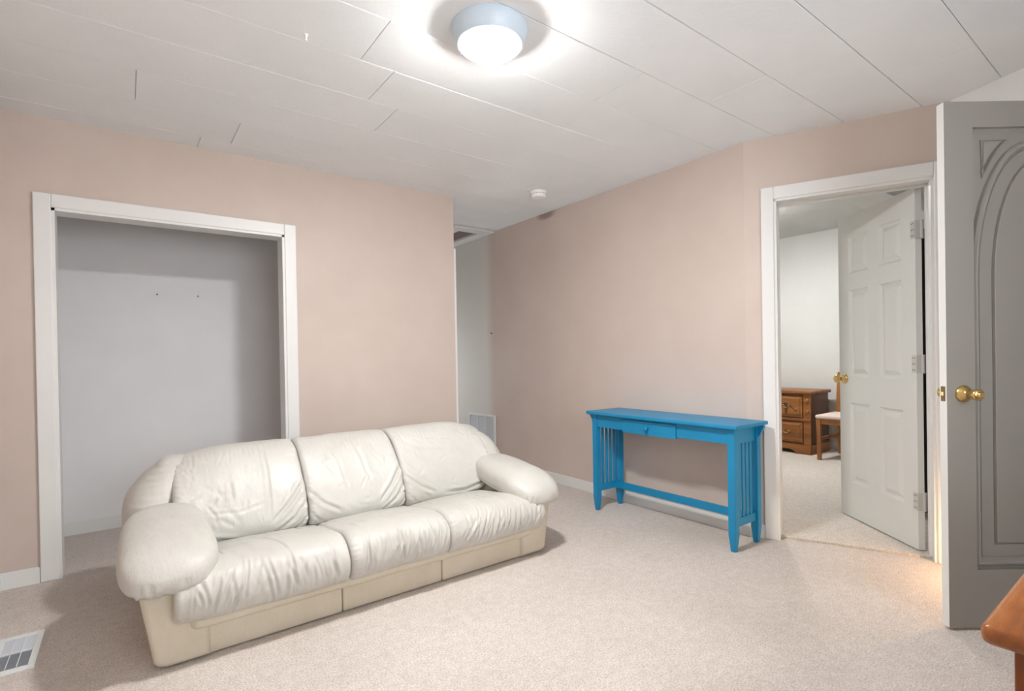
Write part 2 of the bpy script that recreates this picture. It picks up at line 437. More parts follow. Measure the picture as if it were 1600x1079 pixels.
casing_board(t, wallB(O0-.07, O0, 0, 0, -.018, 0)[0], 0, OH+.075)
casing_board(t, wallB(O1, O1+.07, 0, 0, -.018, 0)[0], 0, OH+.075)
casing_board(t, wallB(O0, O1, 0, 0, -.018, 0)[0], OH, OH+.075)
for s0, s1, z0, z1 in ((O0, O0+.014, 0, OH), (O1-.014, O1, 0, OH), (O0, O1, OH-.014, OH)):
    bm = bmesh.new(); prism(bm, wallB(s0, s1, 0, 0, -.01, TB+.004)[0], z0, z1); obj('jamb', bm, 'white', t)
for s0, s1, z0, z1 in ((O0+.012, O0+.024, 0, OH-.014), (O1-.024, O1-.012, 0, OH-.014), (O0+.012, O1-.012, OH-.026, OH-.012)):
    bm = bmesh.new(); prism(bm, wallB(s0, s1, 0, 0, TB-.075, TB-.04)[0], z0, z1); obj('door_stop', bm, 'white', t)
t = struct(empty('trim_3'), 'white door casing just round the hall corner')
casing_board(t, rect(HALL_X, YL+.02, HALL_X+.03, YL+.1), 0, 2.03, .003)
t = struct(empty('trim_4'), 'white casing of the grey door opening')
casing_board(t, wallC(1.40, 1.47, 0, 0, -.018, 0)[0], 0, 2.2)
casing_board(t, wallC(.655, 1.40, 0, 0, -.018, 0)[0], 2.13, 2.2)

# ------------------------------------------------------------------ six panel bedroom door
def knob(parent, name, m, mat, prof):
    bm = bmesh.new(); lathe(bm, prof, 28, mat); return obj(name, bm, m, parent, True, 50)
KNOB = [(.0, .0), (.033, .0), (.034, .004), (.030, .010), (.016, .016), (.0125, .022), (.0125, .034), (.018, .040), (.026, .048), (.0285, .056), (.026, .064), (.018, .070), (.0, .072)]
LEVER = [(.0, .0), (.034, .0), (.0345, .003), (.031, .010), (.020, .022), (.0155, .028), (.0165, .034), (.0195, .046), (.0225, .062), (.0225, .070), (.019, .074), (.012, .075), (.0115, .082), (.009, .085), (.0, .085)]
def panel_door():
    W_, T_, HH = .722, .035, 2.035
    Pv = K+dB*(O1-.030)+nB*(TB+.008)
    ang = math.atan2(.782, .623)
    root = struct(empty('door_1', (Pv.x, Pv.y, .012), ang), 'white six panel door standing open into the bedroom')
    # local: x along the leaf from the hinge, y from 0 to T_ (face towards the living room), z up
    st, mid = .112, .10
    cols = [(st, (W_-mid)/2), ((W_+mid)/2, W_-st)]
    rows = [(.235, .775), (.955, 1.535), (1.645, 1.895)]
    bm = bmesh.new()
    for x0, x1 in ((0, st), (cols[0][1], cols[1][0]), (W_-st, W_)): box(bm, (x0, 0, 0), (x1, T_, HH))
    for z0, z1 in ((0, rows[0][0]), (rows[0][1], rows[1][0]), (rows[1][1], rows[2][0]), (rows[2][1], HH)):
        for x0, x1 in cols: box(bm, (x0, 0, z0), (x1, T_, z1))
    obj('door_leaf', bm, 'door_white', root)
    for x0, x1 in cols:
        for z0, z1 in rows:
            bm = bmesh.new()
            pts = [(x0, z0), (x1, z0), (x1, z1), (x0, z1)]
            steps = [(0, 0), (.003, -.004), (.010, -.012), (.017, -.0155), (.024, -.0155), (.030, -.013), (.048, -.004), (.051, -.0035)]
            loft(bm, pts, steps, lambda u, v, h: (u, T_+h, v))
            loft(bm, pts, steps, lambda u, v, h: (u, -h, v))
            bmesh.ops.recalc_face_normals(bm, faces=bm.faces[:])
            obj('panel', bm, 'door_white', root)
    zk = .935
    for sgn in (1, -1):
        mat = frame_mat((W_-.062, T_ if sgn > 0 else 0, zk), (1, 0, 0), (0, 0, -sgn), (0, sgn, 0))
        knob(root, 'door_knob', 'brass', mat, KNOB)
    boxes('latch_plate', [((W_-.001, .008, zk-.03), (W_+.0015, .027, zk+.03))], 'brass', root)
    for z in (1.80, 1.045, .27):
        h = boxes('hinge', [((-.002, .001, z-.05), (0.0005, T_+.0005, z+.05)), ((-.018, .006, z-.05), (0, .010, z+.05)), ((-.001, T_, z-.05), (.034, T_+.0022, z+.05))], 'chrome', root)
        bm = bmesh.new(); lathe(bm, [(0, -.052), (.0065, -.052), (.0065, .052), (0, .052)], 12, Matrix.Translation((-.002, -.004, z)))
        obj('hinge_pin', bm, 'chrome', h, True, 40)
        bm = bmesh.new()
        for dz in (-.034, 0, .034):
            for dx in (.012, .025):
                lathe(bm, [(0, 0), (.0035, 0), (.003, .001), (0, .0012)], 8, frame_mat((dx, T_+.002, z+dz), (1, 0, 0), (0, 0, -1), (0, 1, 0)))
        s = obj('screw', bm, 'nail', h); s['kind'] = 'stuff'
        # leaf screwed to the jamb
        ca, sa = math.cos(-ang), math.sin(-ang)
        bm = bmesh.new(); pts = wallB(O1-.0165, O1-.014, 0, 0, TB-.036, TB+.002)[0]
        prism(bm, [((x-Pv.x)*ca-(y-Pv.y)*sa, (x-Pv.x)*sa+(y-Pv.y)*ca) for x, y in pts], z-.05, z+.05)
        obj('jamb_leaf', bm, 'chrome', h)
    return root
panel_door()

# ------------------------------------------------------------------ off-white arched door in the foreground, shade painted into its grey
def arch(cx, hw, z0, zs, rise, n=22):
    pts = [(cx-hw, z0), (cx+hw, z0)]
    pts += [(cx+hw*math.cos(PI*i/n), zs+rise*math.sin(PI*i/n)) for i in range(n+1)]
    return pts
def arched_door():
    W_, T_, HH = .72, .035, 2.118
    ax = Vector((.80, -.598)).normalized(); free = Vector((2.655, .632))
    hp = free+ax*W_
    # local x from the hinge to the free edge; y: from 0 (far face) to T_ (face towards the viewer)
    back = -ax; ang = math.atan2(back.y, back.x)
    nrm = Vector((-.598, -.80))          # towards the viewer
    yloc = Vector((-math.sin(ang), math.cos(ang)))
    sg = 1 if yloc.dot(nrm) > 0 else -1
    root = struct(empty('door_2', (hp.x, hp.y, .012), ang), 'off-white arched panel door with shade painted into its colour, open at the right edge')
    def Y(y): return sg*(y-T_)           # y = T_ is the viewer's face
    cx = W_/2; m_ = .115; zb, zt = .232, 2.015
    bm = bmesh.new()
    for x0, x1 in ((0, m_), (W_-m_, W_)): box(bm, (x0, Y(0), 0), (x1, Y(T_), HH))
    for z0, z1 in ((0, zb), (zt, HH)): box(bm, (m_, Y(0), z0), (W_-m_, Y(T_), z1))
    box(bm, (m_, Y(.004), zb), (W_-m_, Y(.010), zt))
    obj('door_leaf', bm, 'door_shaded', root)
    boxes('lit_edge_strip', [((W_, Y(.0005), .001), (W_+.0008, Y(T_-.0005), HH-.001))], 'door_white', root)  # white strip paints in the lamplit look of the free edge
    R_ = [(m_, zb), (W_-m_, zb), (W_-m_, zt), (m_, zt)]
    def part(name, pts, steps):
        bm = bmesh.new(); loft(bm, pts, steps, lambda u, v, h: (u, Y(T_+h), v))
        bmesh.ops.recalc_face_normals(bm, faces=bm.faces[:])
        return obj(name, bm, 'door_shaded', root)
    # sunk field with a moulded edge
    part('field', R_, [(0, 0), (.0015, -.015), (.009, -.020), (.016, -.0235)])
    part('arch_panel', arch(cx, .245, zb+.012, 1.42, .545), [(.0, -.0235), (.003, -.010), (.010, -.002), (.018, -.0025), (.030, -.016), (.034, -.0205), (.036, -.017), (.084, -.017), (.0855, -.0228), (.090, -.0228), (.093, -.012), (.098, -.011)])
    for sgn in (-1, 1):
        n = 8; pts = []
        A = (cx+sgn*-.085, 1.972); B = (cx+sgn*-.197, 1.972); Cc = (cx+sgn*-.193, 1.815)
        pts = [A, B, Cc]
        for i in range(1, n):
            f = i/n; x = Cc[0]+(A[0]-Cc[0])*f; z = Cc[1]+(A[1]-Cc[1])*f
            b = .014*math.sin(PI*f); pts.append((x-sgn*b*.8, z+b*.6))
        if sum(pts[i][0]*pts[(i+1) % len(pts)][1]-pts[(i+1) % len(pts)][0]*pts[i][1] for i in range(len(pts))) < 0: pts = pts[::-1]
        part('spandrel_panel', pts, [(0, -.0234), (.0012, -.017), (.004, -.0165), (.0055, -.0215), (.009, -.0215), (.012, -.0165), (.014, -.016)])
    zk = .945
    mat = frame_mat((W_-.066, Y(T_), zk), (1, 0, 0), (0, 0, -sg), (0, sg, 0))
    knob(root, 'door_knob', 'brass', mat, LEVER)
    mat = frame_mat((W_-.066, Y(0), zk), (1, 0, 0), (0, 0, sg), (0, -sg, 0))
    knob(root, 'door_knob', 'brass', mat, KNOB)
    lp = boxes('latch_plate', [((W_-.001, Y(.007), zk-.03), (W_+.0022, Y(.028), zk+.03))], 'old_metal', root, .0008)
    boxes('latch_bolt', [((W_, Y(.012), zk-.009), (W_+.006, Y(.023), zk+.009))], 'brass', lp, .002)
    for z in (1.88, 1.05, .25):
        bm = bmesh.new(); lathe(bm, [(0, -.05), (.006, -.05), (.006, .05), (0, .05)], 12, Matrix.Translation((-.003, Y(0), z)))
        obj('hinge', bm, 'brass', root, True, 40)
arched_door()

# ------------------------------------------------------------------ ceiling lamp
def ceiling_lamp(loc, label, rs, mat):
    root = tag(empty('ceiling_light', loc), label, 'ceiling light')
    bm = bmesh.new()
    lathe(bm, [(0, 0), (.150*rs, 0), (.152*rs, -.008), (.147*rs, -.028), (.136*rs, -.052), (.128*rs, -.066), (.122*rs, -.068), (.118*rs, -.062), (.0, -.058)], 56)
    obj('pan', bm, 'pan', root, True, 40)
    bm = bmesh.new(); n = 10
    prof = [(.117*rs, -.060), (.118*rs, -.068)]+[(.118*rs*math.cos(i/n*PI/2)**.75, -.068-.027*math.sin(i/n*PI/2)) for i in range(1, n)]+[(0, -.095)]
    lathe(bm, prof, 56)
    for v in bm.verts:      # pressed glass ribs
        r = math.hypot(v.co.x, v.co.y)
        if r > .02:
            k = 1+.006*math.cos(28*math.atan2(v.co.y, v.co.x)); v.co.x *= k; v.co.y *= k
    obj('glass_dome', bm, mat, root, True, 60)
    bm = bmesh.new(); lathe(bm, [(0, -.094), (.006, -.094), (.007, -.103), (.004, -.109), (0, -.111)], 16)
    obj('finial', bm, 'chrome', root, True)
    return root
ceiling_lamp((1.185, 1.70, H), 'pale blue round flush ceiling light, lit, with a glass dome', 1.0, 'lamp')
ceiling_lamp((5.05, 2.78, 2.542), 'lit flush ceiling light of the bedroom, hidden beside the doorway', 1.0, 'bedlamp')


# ------------------------------------------------------------------ smoke detector, nails, hook
root = tag(empty('smoke_detector', (2.65, 3.165, H)), 'small round white smoke detector on the ceiling', 'smoke detector')
bm = bmesh.new(); lathe(bm, [(0, 0), (.062, 0), (.063, -.010), (.060, -.013), (0, -.013)], 40); obj('mount_plate', bm, 'plastic', root, True, 40)
bm = bmesh.new(); lathe(bm, [(.057, -.013), (.057, -.034), (.051, -.048), (.030, -.053), (0, -.053)], 40); obj('cover', bm, 'plastic', root, True, 40)
for i in range(12):
    a = 2*PI*i/12; o = boxes('slot', [((.0535, -.010, -.024), (.0568, .010, -.021))], 'dark', root); o.rotation_euler = (0, 0, a)
for x, side in ((.199, 'left'), (.451, 'right')):
    bm = bmesh.new(); lathe(bm, [(0, 0), (.0055, 0), (.0055, .003), (.002, .004), (.002, .012), (0, .012)], 12, frame_mat((x, 4.521, 1.628), (1, 0, 0), (0, 0, 1), (0, 1, 0)))
    tag(obj('nail', bm, 'nail', None, True, 40), '%s one of two small nail heads on the closet back wall' % side, 'nail')
bm = bmesh.new(); lathe(bm, [(0, 0), (.008, 0), (.008, -.004), (.003, -.006), (.003, -.018), (.006, -.024), (0, -.026)], 12)
o = obj('ceiling_hook', bm, 'plastic', None, True, 40); o.location = (.605, 2.152, H)
tag(o, 'tiny white hook in the ceiling left of the lamp', 'hook')
bm = bmesh.new(); lathe(bm, [(0, 0), (.009, 0), (.009, .003), (.003, .006), (.003, .02), (0, .02)], 12, frame_mat((XR, 4.50, 1.385), (0, 1, 0), (0, 0, 1), (-1, 0, 0)))
tag(obj('wall_hook', bm, 'nail', None, True, 40), 'small dark hook on the hall wall above the return grille', 'hook')

# ------------------------------------------------------------------ ceiling hatch in the hall
root = tag(empty('attic_hatch', (2.86, 4.85, H)), 'white framed attic hatch in the hall ceiling', 'hatch')
hx0, hx1, hy0, hy1, fw = -.245, .232, -.44, .46, .125
for a, b in (((hx0, hy0, -.022), (hx1, hy0+fw, 0)), ((hx0, hy1-fw, -.022), (hx1, hy1, 0)), ((hx0, hy0+fw, -.022), (hx0+fw, hy1-fw, 0)), ((hx1-fw, hy0+fw, -.022), (hx1, hy1-fw, 0))):
    boxes('frame_board', [(a, b)], 'white', root, .002)
boxes('hatch_panel', [((hx0+fw+.004, hy0+fw+.004, -.006), (hx1-fw-.012, hy1-fw-.004, -.001))], 'hatch', root)

# ------------------------------------------------------------------ return air grille on the hall wall
root = tag(empty('return_air_grille', (XR, 4.71, .14)), 'white return air grille low on the hall wall behind the sofa', 'air vent')
g0, g1, gz = -.26, .26, .385
for a, b in (((-.014, g0, 0), (0, g0+.03, gz)), ((-.014, g1-.03, 0), (0, g1, gz)), ((-.014, g0+.03, 0), (0, g1-.03, .025)), ((-.014, g0+.03, gz-.025), (0, g1-.03, gz))):
    boxes('frame_bar', [(a, b)], 'vent', root, .002)
for y in (g0+.03+.153, g0+.03+.307): boxes('divider', [((-.012, y-.008, .025), (-.001, y+.008, gz-.025))], 'vent', root, .002)
boxes('backing', [((-.002, g0+.03, .025), (-.0005, g1-.03, gz-.025))], 'dark', root)
bm = bmesh.new(); box(bm, (-.0005, g0+.03, -.009), (.0005, g1-.03, .009)); lv = obj('louver', bm, 'grille', root)
for i in range(21):
    o = lv if i == 0 else copy_obj(lv)
    o.location = (-.0075, 0, .035+i*.0158); o.rotation_euler = (0, math.radians(32), 0)

# ------------------------------------------------------------------ floor register
root = tag(empty('floor_register', (-.36, 2.81, .0)), 'white metal floor register in the carpet at lower left', 'air vent')
rx, ry = .070, .170
for a, b in (((-rx, -ry, 0), (-rx+.022, ry, .009)), ((rx-.022, -ry, 0), (rx, ry, .009)), ((-rx+.022, -ry, 0), (rx-.022, -ry+.03, .009)), ((-rx+.022, ry-.03, 0), (rx-.022, ry, .009))):
    boxes('frame_bar', [(a, b)], 'vent', root, .002)
boxes('duct', [((-rx+.02, -ry+.028, .0004), (rx-.02, ry-.028, .001))], 'dark', root)
boxes('centre_bar', [((-rx+.022, -.003, .001), (rx-.022, .003, .009))], 'vent', root)
for bank, (y0, y1, tilt) in enumerate(((-ry+.034, -.006, 58), (.006, ry-.034, -58))):
    bm = bmesh.new(); box(bm, (-rx+.022, -.0038, -.0004), (rx-.022, .0038, .0004)); lv = obj('louver', bm, 'grille', root)
    for i in range(13):
        o = lv if i == 0 else copy_obj(lv)
        o.location = (0, y0+(y1-y0)*(i+.5)/13, .0048); o.rotation_euler = (math.radians(-tilt), 0, 0)
    for x in (-.016, .016): boxes('crossbar', [((x-.0012, y0, .006), (x+.0012, y1, .0088))], 'vent', root)

# ------------------------------------------------------------------ blue console table
def console():
    # local: x across the depth (0 = front edge of top, towards the wall +), y along the length, z up
    root = tag(empty('console_table', (2.725, 2.165, 0)), 'turquoise blue mission style console table with slatted sides', 'console table')
    L2, D = .588, .355; TZ = .728
    bm = bmesh.new(); box(bm, (0, -L2, TZ-.022), (D, L2, TZ), .005); obj('tabletop', bm, 'blue', root)
    fx, bx = .055, .300; ly = .535; lw = .0225
    for x in (fx, bx):
        for s in (-1, 1):
            bm = bmesh.new(); y = s*ly
            rings = [(0, .6), (.095, 1), (TZ-.022, 1)]
            vs = []
            for z, k in rings:
                # legs taper towards the floor on their inner sides
                cx = x; cy = y
                wx = lw*k; wy = lw*k
                ox = -(lw-wx)*(1 if x == fx else -1)*.0
                vs.append([bm.verts.new((cx+ox+sx*wx, cy+sy*wy, z)) for sx, sy in ((-1, -1), (1, -1), (1, 1), (-1, 1))])
            for A, B in zip(vs, vs[1:]):
                for i in range(4): bm.faces.new((A[i], A[(i+1) % 4], B[(i+1) % 4], B[i]))
            bm.faces.new(vs[0][::-1]); bm.faces.new(vs[-1])
            bmesh.ops.bevel(bm, geom=bm.edges[:], offset=.0025, segments=2, affect='EDGES')
            obj('leg', bm, 'blue', root)
            # corbel on the outer side of each leg
            if s < 0 and x == fx: continue
            pts = [(0, 0), (.036, 0), (.036, -.012), (.020, -.034), (.010, -.060), (0, -.078)]
            bm = bmesh.new()
            f = [[bm.verts.new((x+e, y+s*(lw+u), TZ-.022+v)) for u, v in pts] for e in (-.009, .009)]
            bm.faces.new(f[0]); bm.faces.new(f[1][::-1])
            for i in range(len(pts)): bm.faces.new((f[0][i], f[1][i], f[1][(i+1) % len(pts)], f[0][(i+1) % len(pts)]))
            bmesh.ops.recalc_face_normals(bm, faces=bm.faces[:])
            obj('corbel', bm, 'blue', root)
    az = TZ-.022
    yi = ly-lw
    fa = fx-.016
    # front apron either side of the drawer (drawer sits left of the middle as seen from the room)
    d0, d1 = -.165, .27
    boxes('apron', [((fa, d1+.003, az-.092), (fa+.02, yi, az))], 'blue', root, .0015)
    boxes('apron', [((fa, -yi, az-.092), (fa+.02, d0-.003, az))], 'blue', root, .0015)
    boxes('apron', [((fa, d0-.003, az-.012), (fa+.02, d1+.003, az))], 'blue', root, .001)
    boxes('apron', [((bx-.004, -yi, az-.092), (bx+.016, yi, az))], 'blue', root, .0015)
    for s in (-1, 1): boxes('side_apron', [((fx+lw, s*ly-.010, az-.092), (bx-lw, s*ly+.010, az))], 'blue', root, .0015)
    dr = boxes('drawer', [((fa-.006, d0, az-.104), (fa+.014, d1, az-.014))], 'blue', root, .0025)
    bm = bmesh.new()
    lathe(bm, [(0, 0), (.008, 0), (.007, .008), (.011, .013), (.0145, .019), (.013, .026), (.006, .029), (0, .0295)], 24, frame_mat((fa-.006, (d0+d1)/2, az-.058), (0, -1, 0), (0, 0, 1), (-1, 0, 0)))
    obj('knob', bm, 'blue_knob', dr, True)
    for s in (-1, 1):
        boxes('lower_rail', [((fx+lw, s*ly-.009, .135), (bx-lw, s*ly+.009, .185))], 'blue', root, .0015)
        for i in range(4):
            x = fx+lw+(bx-fx-2*lw)*(i+1)/5
            boxes('slat', [((x-.011, s*ly-.005, .183), (x+.011, s*ly+.005, az-.09))], 'blue', root, .001)
    boxes('stretcher', [((bx-.06, -ly+.005, .135), (bx-.04, ly-.005, .185))], 'blue', root, .002)
M['blue_knob'] = plain('glossy_blue_paint', (20, 132, 180), .18)
console()

# ------------------------------------------------------------------ honey oak desk in the near right corner
root = tag(empty('desk', (.958, .196, 0)), 'honey oak desk corner at the lower right edge', 'desk')
bm = bmesh.new(); box(bm, (0, -.62, .722), (1.15, 0, .752), .012, 4); obj('desktop', bm, 'oak', root, True, 40)
boxes('side_panel', [((.038, -.59, 0), (.062, -.03, .723))], 'oak_v', root, .002)
boxes('side_panel', [((1.088, -.59, 0), (1.112, -.03, .723))], 'oak_v', root, .002)
boxes('back_panel', [((.062, -.055, .22), (1.088, -.037, .723))], 'oak_v', root, .002)
for i in range(3):
    z = .50-.17*i if i else .56
    d = boxes('drawer', [((.07, -.60, .56-.18*i), (.40, -.585, .72-.18*i))], 'oak_v', root, .003)
    bm = bmesh.new(); lathe(bm, [(0, 0), (.009, 0), (.008, .012), (.016, .02), (.012, .028), (0, .03)], 16, frame_mat((.235, -.60, .64-.18*i), (1, 0, 0), (0, 0, 1), (0, -1, 0)))
    obj('knob', bm, 'brass', d, True)
boxes('pedestal', [((.062, -.585, .10), (.41, -.06, .722))], 'oak_v', root, .002)

# ------------------------------------------------------------------ night light behind the grey door
p = QB+dC*.38
root = tag(empty('night_light', (p.x, p.y, .26), math.atan2(-nC.y, -nC.x)), 'small warm plug-in night light low on the wall behind the grey door', 'night light')
bm = bmesh.new(); box(bm, (0, -.035, -.055), (.006, .035, .055), .003); obj('outlet_plate', bm, 'plastic', root)
bm = bmesh.new(); box(bm, (.006, -.022, -.0), (.050, .022, .045), .005); obj('plug_body', bm, 'plastic', root)
bm = bmesh.new(); lathe(bm, [(0, .012), (.034, .012), (.036, .008), (.036, -.004), (.033, -.004), (.033, .006), (0, .006)], 24, Matrix.Translation((.045, 0, -.012))); obj('hood', bm, 'plastic', root, True, 40)
bm = bmesh.new(); lathe(bm, [(0, -.006), (.026, -.006), (.027, -.022), (.022, -.038), (.012, -.046), (0, -.048)], 20, Matrix.Translation((.045, 0, 0)))
obj('shade', bm, 'night', root, True, 50)

# ------------------------------------------------------------------ bedroom dresser and chair
def dresser():
    # local: x = 0 front face, going back to the wall; y = 0 right hand end, going left; z up
    root = tag(empty('dresser', (5.99, 2.60, .006)), 'brown wooden dresser with carved drawers in the bedroom', 'dresser')
    D, Wd, Hh = .46, .80, .70
    boxes('carcass', [((.012, .008, .09), (D, Wd-.008, Hh-.03))], 'pine_side', root, .003)
    bm = bmesh.new(); box(bm, (-.025, -.025, Hh-.035), (D+.005, Wd+.025, Hh), .012, 3); obj('dresser_top', bm, 'pine', root)
    for y0 in (.0, Wd-.075): boxes('stile', [((.0, y0, .10), (.02, y0+.075, Hh-.035))], 'pine', root, .003)
    boxes('ledge', [((-.012, -.004, .362), (.02, Wd+.004, .392))], 'pine', root, .006)
    # plinth with a scalloped cut-out
    pts = [(0, 0), (.15, 0), (.17, .025), (.22, .045), (Wd-.22, .045), (Wd-.17, .025), (Wd-.15, 0), (Wd, 0), (Wd, .105), (0, .105)]
    bm = bmesh.new()
    f = [[bm.verts.new((e, u, v)) for u, v in pts] for e in (-.012, .012)]
    bm.faces.new(f[0]); bm.faces.new(f[1][::-1])
    for i in range(len(pts)): bm.faces.new((f[0][i], f[1][i], f[1][(i+1) % len(pts)], f[0][(i+1) % len(pts)]))
    box(bm, (.012, -.006, 0), (D, .012, .105)); box(bm, (.012, Wd-.012, 0), (D, Wd+.006, .105))
    bmesh.ops.recalc_face_normals(bm, faces=bm.faces[:]); obj('plinth', bm, 'pine', root)
    y0, y1 = .085, Wd-.085
    for z0, z1, carved in ((.405, .640, True), (.125, .350, False)):
        bm = bmesh.new(); box(bm, (.002, y0, z0), (.02, y1, z1))
        loft(bm, [(y0, z0), (y1, z0), (y1, z1), (y0, z1)], [(0, 0), (.006, .006), (.018, .008), (.030, .016), (.034, .016)], lambda u, v, h: (.002-h, u, v))
        bmesh.ops.recalc_face_normals(bm, faces=bm.faces[:])
        d = obj('drawer', bm, 'pine', root)
        zc = (z0+z1)/2
        if carved:
            # scrolled mouldings either side of a carved fan
            for yc in (y0+.17, y1-.17):
                bm = bmesh.new(); prev = None
                for i in range(17):
                    a = i/16; y = yc-.12+.24*a; z = zc+.045*math.cos((a-.5)*2*PI)*.8
                    ring = [bm.verts.new((-.014-.010*math.cos(b), y, z+.012*math.sin(b))) for b in [2*PI*j/6 for j in range(6)]]
                    if prev:
                        for j in range(6): bm.faces.new((prev[j], prev[(j+1) % 6], ring[(j+1) % 6], ring[j]))
                    prev = ring
                bmesh.ops.recalc_face_normals(bm, faces=bm.faces[:])
                obj('scroll_moulding', bm, 'pine_side', d, True)
                boxes('carved_block', [((-.022, yc-.012, z0+.035), (-.012, yc+.012, zc+.02))], 'pine_side', d, .003)
        for yc in (y0+.17, y1-.17):
            bm = bmesh.new()
            mat = lambda a, b: frame_mat((-.014, a, b), (0, 1, 0), (0, 0, 1), (-1, 0, 0))
            for dy in (-.03, .03): lathe(bm, [(0, 0), (.010, 0), (.009, .006), (.005, .012), (0, .014)], 12, mat(yc+dy, zc+.01))
            prev = None
            for i in range(9):
                a = PI*i/8; y = yc-.03*math.cos(a); z = zc+.008-.022*math.sin(a)
                ring = [bm.verts.new((-.026-.004*math.cos(b), y, z+.004*math.sin(b))) for b in [2*PI*j/6 for j in range(6)]]
                if prev:
                    for j in range(6): bm.faces.new((prev[j], prev[(j+1) % 6], ring[(j+1) % 6], ring[j]))
                prev = ring
            bmesh.ops.recalc_face_normals(bm, faces=bm.faces[:])
            obj('pull', bm, 'brass', d, True)
    for y in (.0375, Wd-.0375):
        for z in (.47, .59):
            bm = bmesh.new(); lathe(bm, [(0, 0), (.022, 0), (.022, .006), (.014, .014), (0, .018)], 16, frame_mat((.0, y, z), (0, 1, 0), (0, 0, 1), (-1, 0, 0)))
            obj('turned_boss', bm, 'chairwood', root, True, 40)
dresser()
def added_cabinet():  # dark cabinet added so the unlit hinge gap reads black
    root = tag(empty('added_cabinet', (4.42, .53, .006)), 'tall dark cabinet added behind the white bedroom door to blacken its hinge gap', 'added_cabinet')
    boxes('carcass', [((.018, 0, .06), (.55, .95, 1.93))], 'ebony', root, .004)
    boxes('plinth', [((.03, .02, 0), (.53, .93, .06))], 'ebony', root)
    boxes('cornice', [((-.015, -.0, 1.93), (.56, .965, 1.96))], 'ebony', root, .004)
    for y0, y1, ky in ((.005, .472, .43), (.478, .945, .52)):
        d = boxes('added_cabinet_door', [((0, y0, .07), (.018, y1, 1.92))], 'ebony', root, .003)
        bm = bmesh.new(); lathe(bm, [(0, 0), (.008, 0), (.007, .012), (.014, .02), (.010, .028), (0, .03)], 14, frame_mat((0, ky, .98), (0, 1, 0), (0, 0, 1), (-1, 0, 0)))
        obj('knob', bm, 'old_metal', d, True)
added_cabinet()
def chair():
    # faces -x; visible side is its left; local origin at the visible front leg
    root = tag(empty('side_chair', (5.81, 2.44, .006)), 'wooden side chair with a pale seat, half hidden by the bedroom door', 'chair')
    Wd, D = .42, .50
    def taper(name, a, b, r0, r1, parent=root):
        bm = bmesh.new(); vs = []
        for p, r in ((a, r0), (b, r1)): vs.append([bm.verts.new((p[0]+sx*r, p[1]+sy*r, p[2])) for sx, sy in ((-1, -1), (1, -1), (1, 1), (-1, 1))])
        for i in range(4): bm.faces.new((vs[0][i], vs[0][(i+1) % 4], vs[1][(i+1) % 4], vs[1][i]))
        bm.faces.new(vs[0][::-1]); bm.faces.new(vs[1])
        bmesh.ops.bevel(bm, geom=bm.edges[:], offset=.003, segments=1, affect='EDGES')
        return obj(name, bm, 'chairwood', parent)
    for y in (0, -Wd):
        taper('leg', (0, y, 0), (0, y, .43), .017, .022)
        taper('leg', (D+.02, y, 0), (D-.03, y, .43), .017, .021)
        taper('back_post', (D-.03, y, .42), (D+.02, y, .90), .021, .016)
        boxes('side_stretcher', [((.01, y-.009, .205), (D-.01, y+.009, .235))], 'chairwood', root, .002)
        boxes('seat_rail', [((.0, y-.011, .375), (D-.03, y+.011, .432))], 'chairwood', root, .002)
    boxes('seat_rail', [((-.011, -Wd, .375), (.011, 0, .432))], 'chairwood', root, .002)
    boxes('seat_rail', [((D-.04, -Wd, .375), (D-.02, 0, .432))], 'chairwood', root, .002)
    boxes('cross_stretcher', [((D*.5-.01, -Wd, .208), (D*.5+.01, 0, .232))], 'chairwood', root, .002)
    bm = bmesh.new(); box(bm, (-.03, -Wd-.03, .432), (D-.05, .03, .47), .016, 3); obj('seat', bm, 'seatcloth', root, True, 60)
    for z in (.52, .68, .84):
        x = D-.03+.05*(z-.42)/.48; boxes('back_rail', [((x-.008, -Wd, z-.025), (x+.008, 0, z+.025))], 'chairwood', root, .003)
chair()

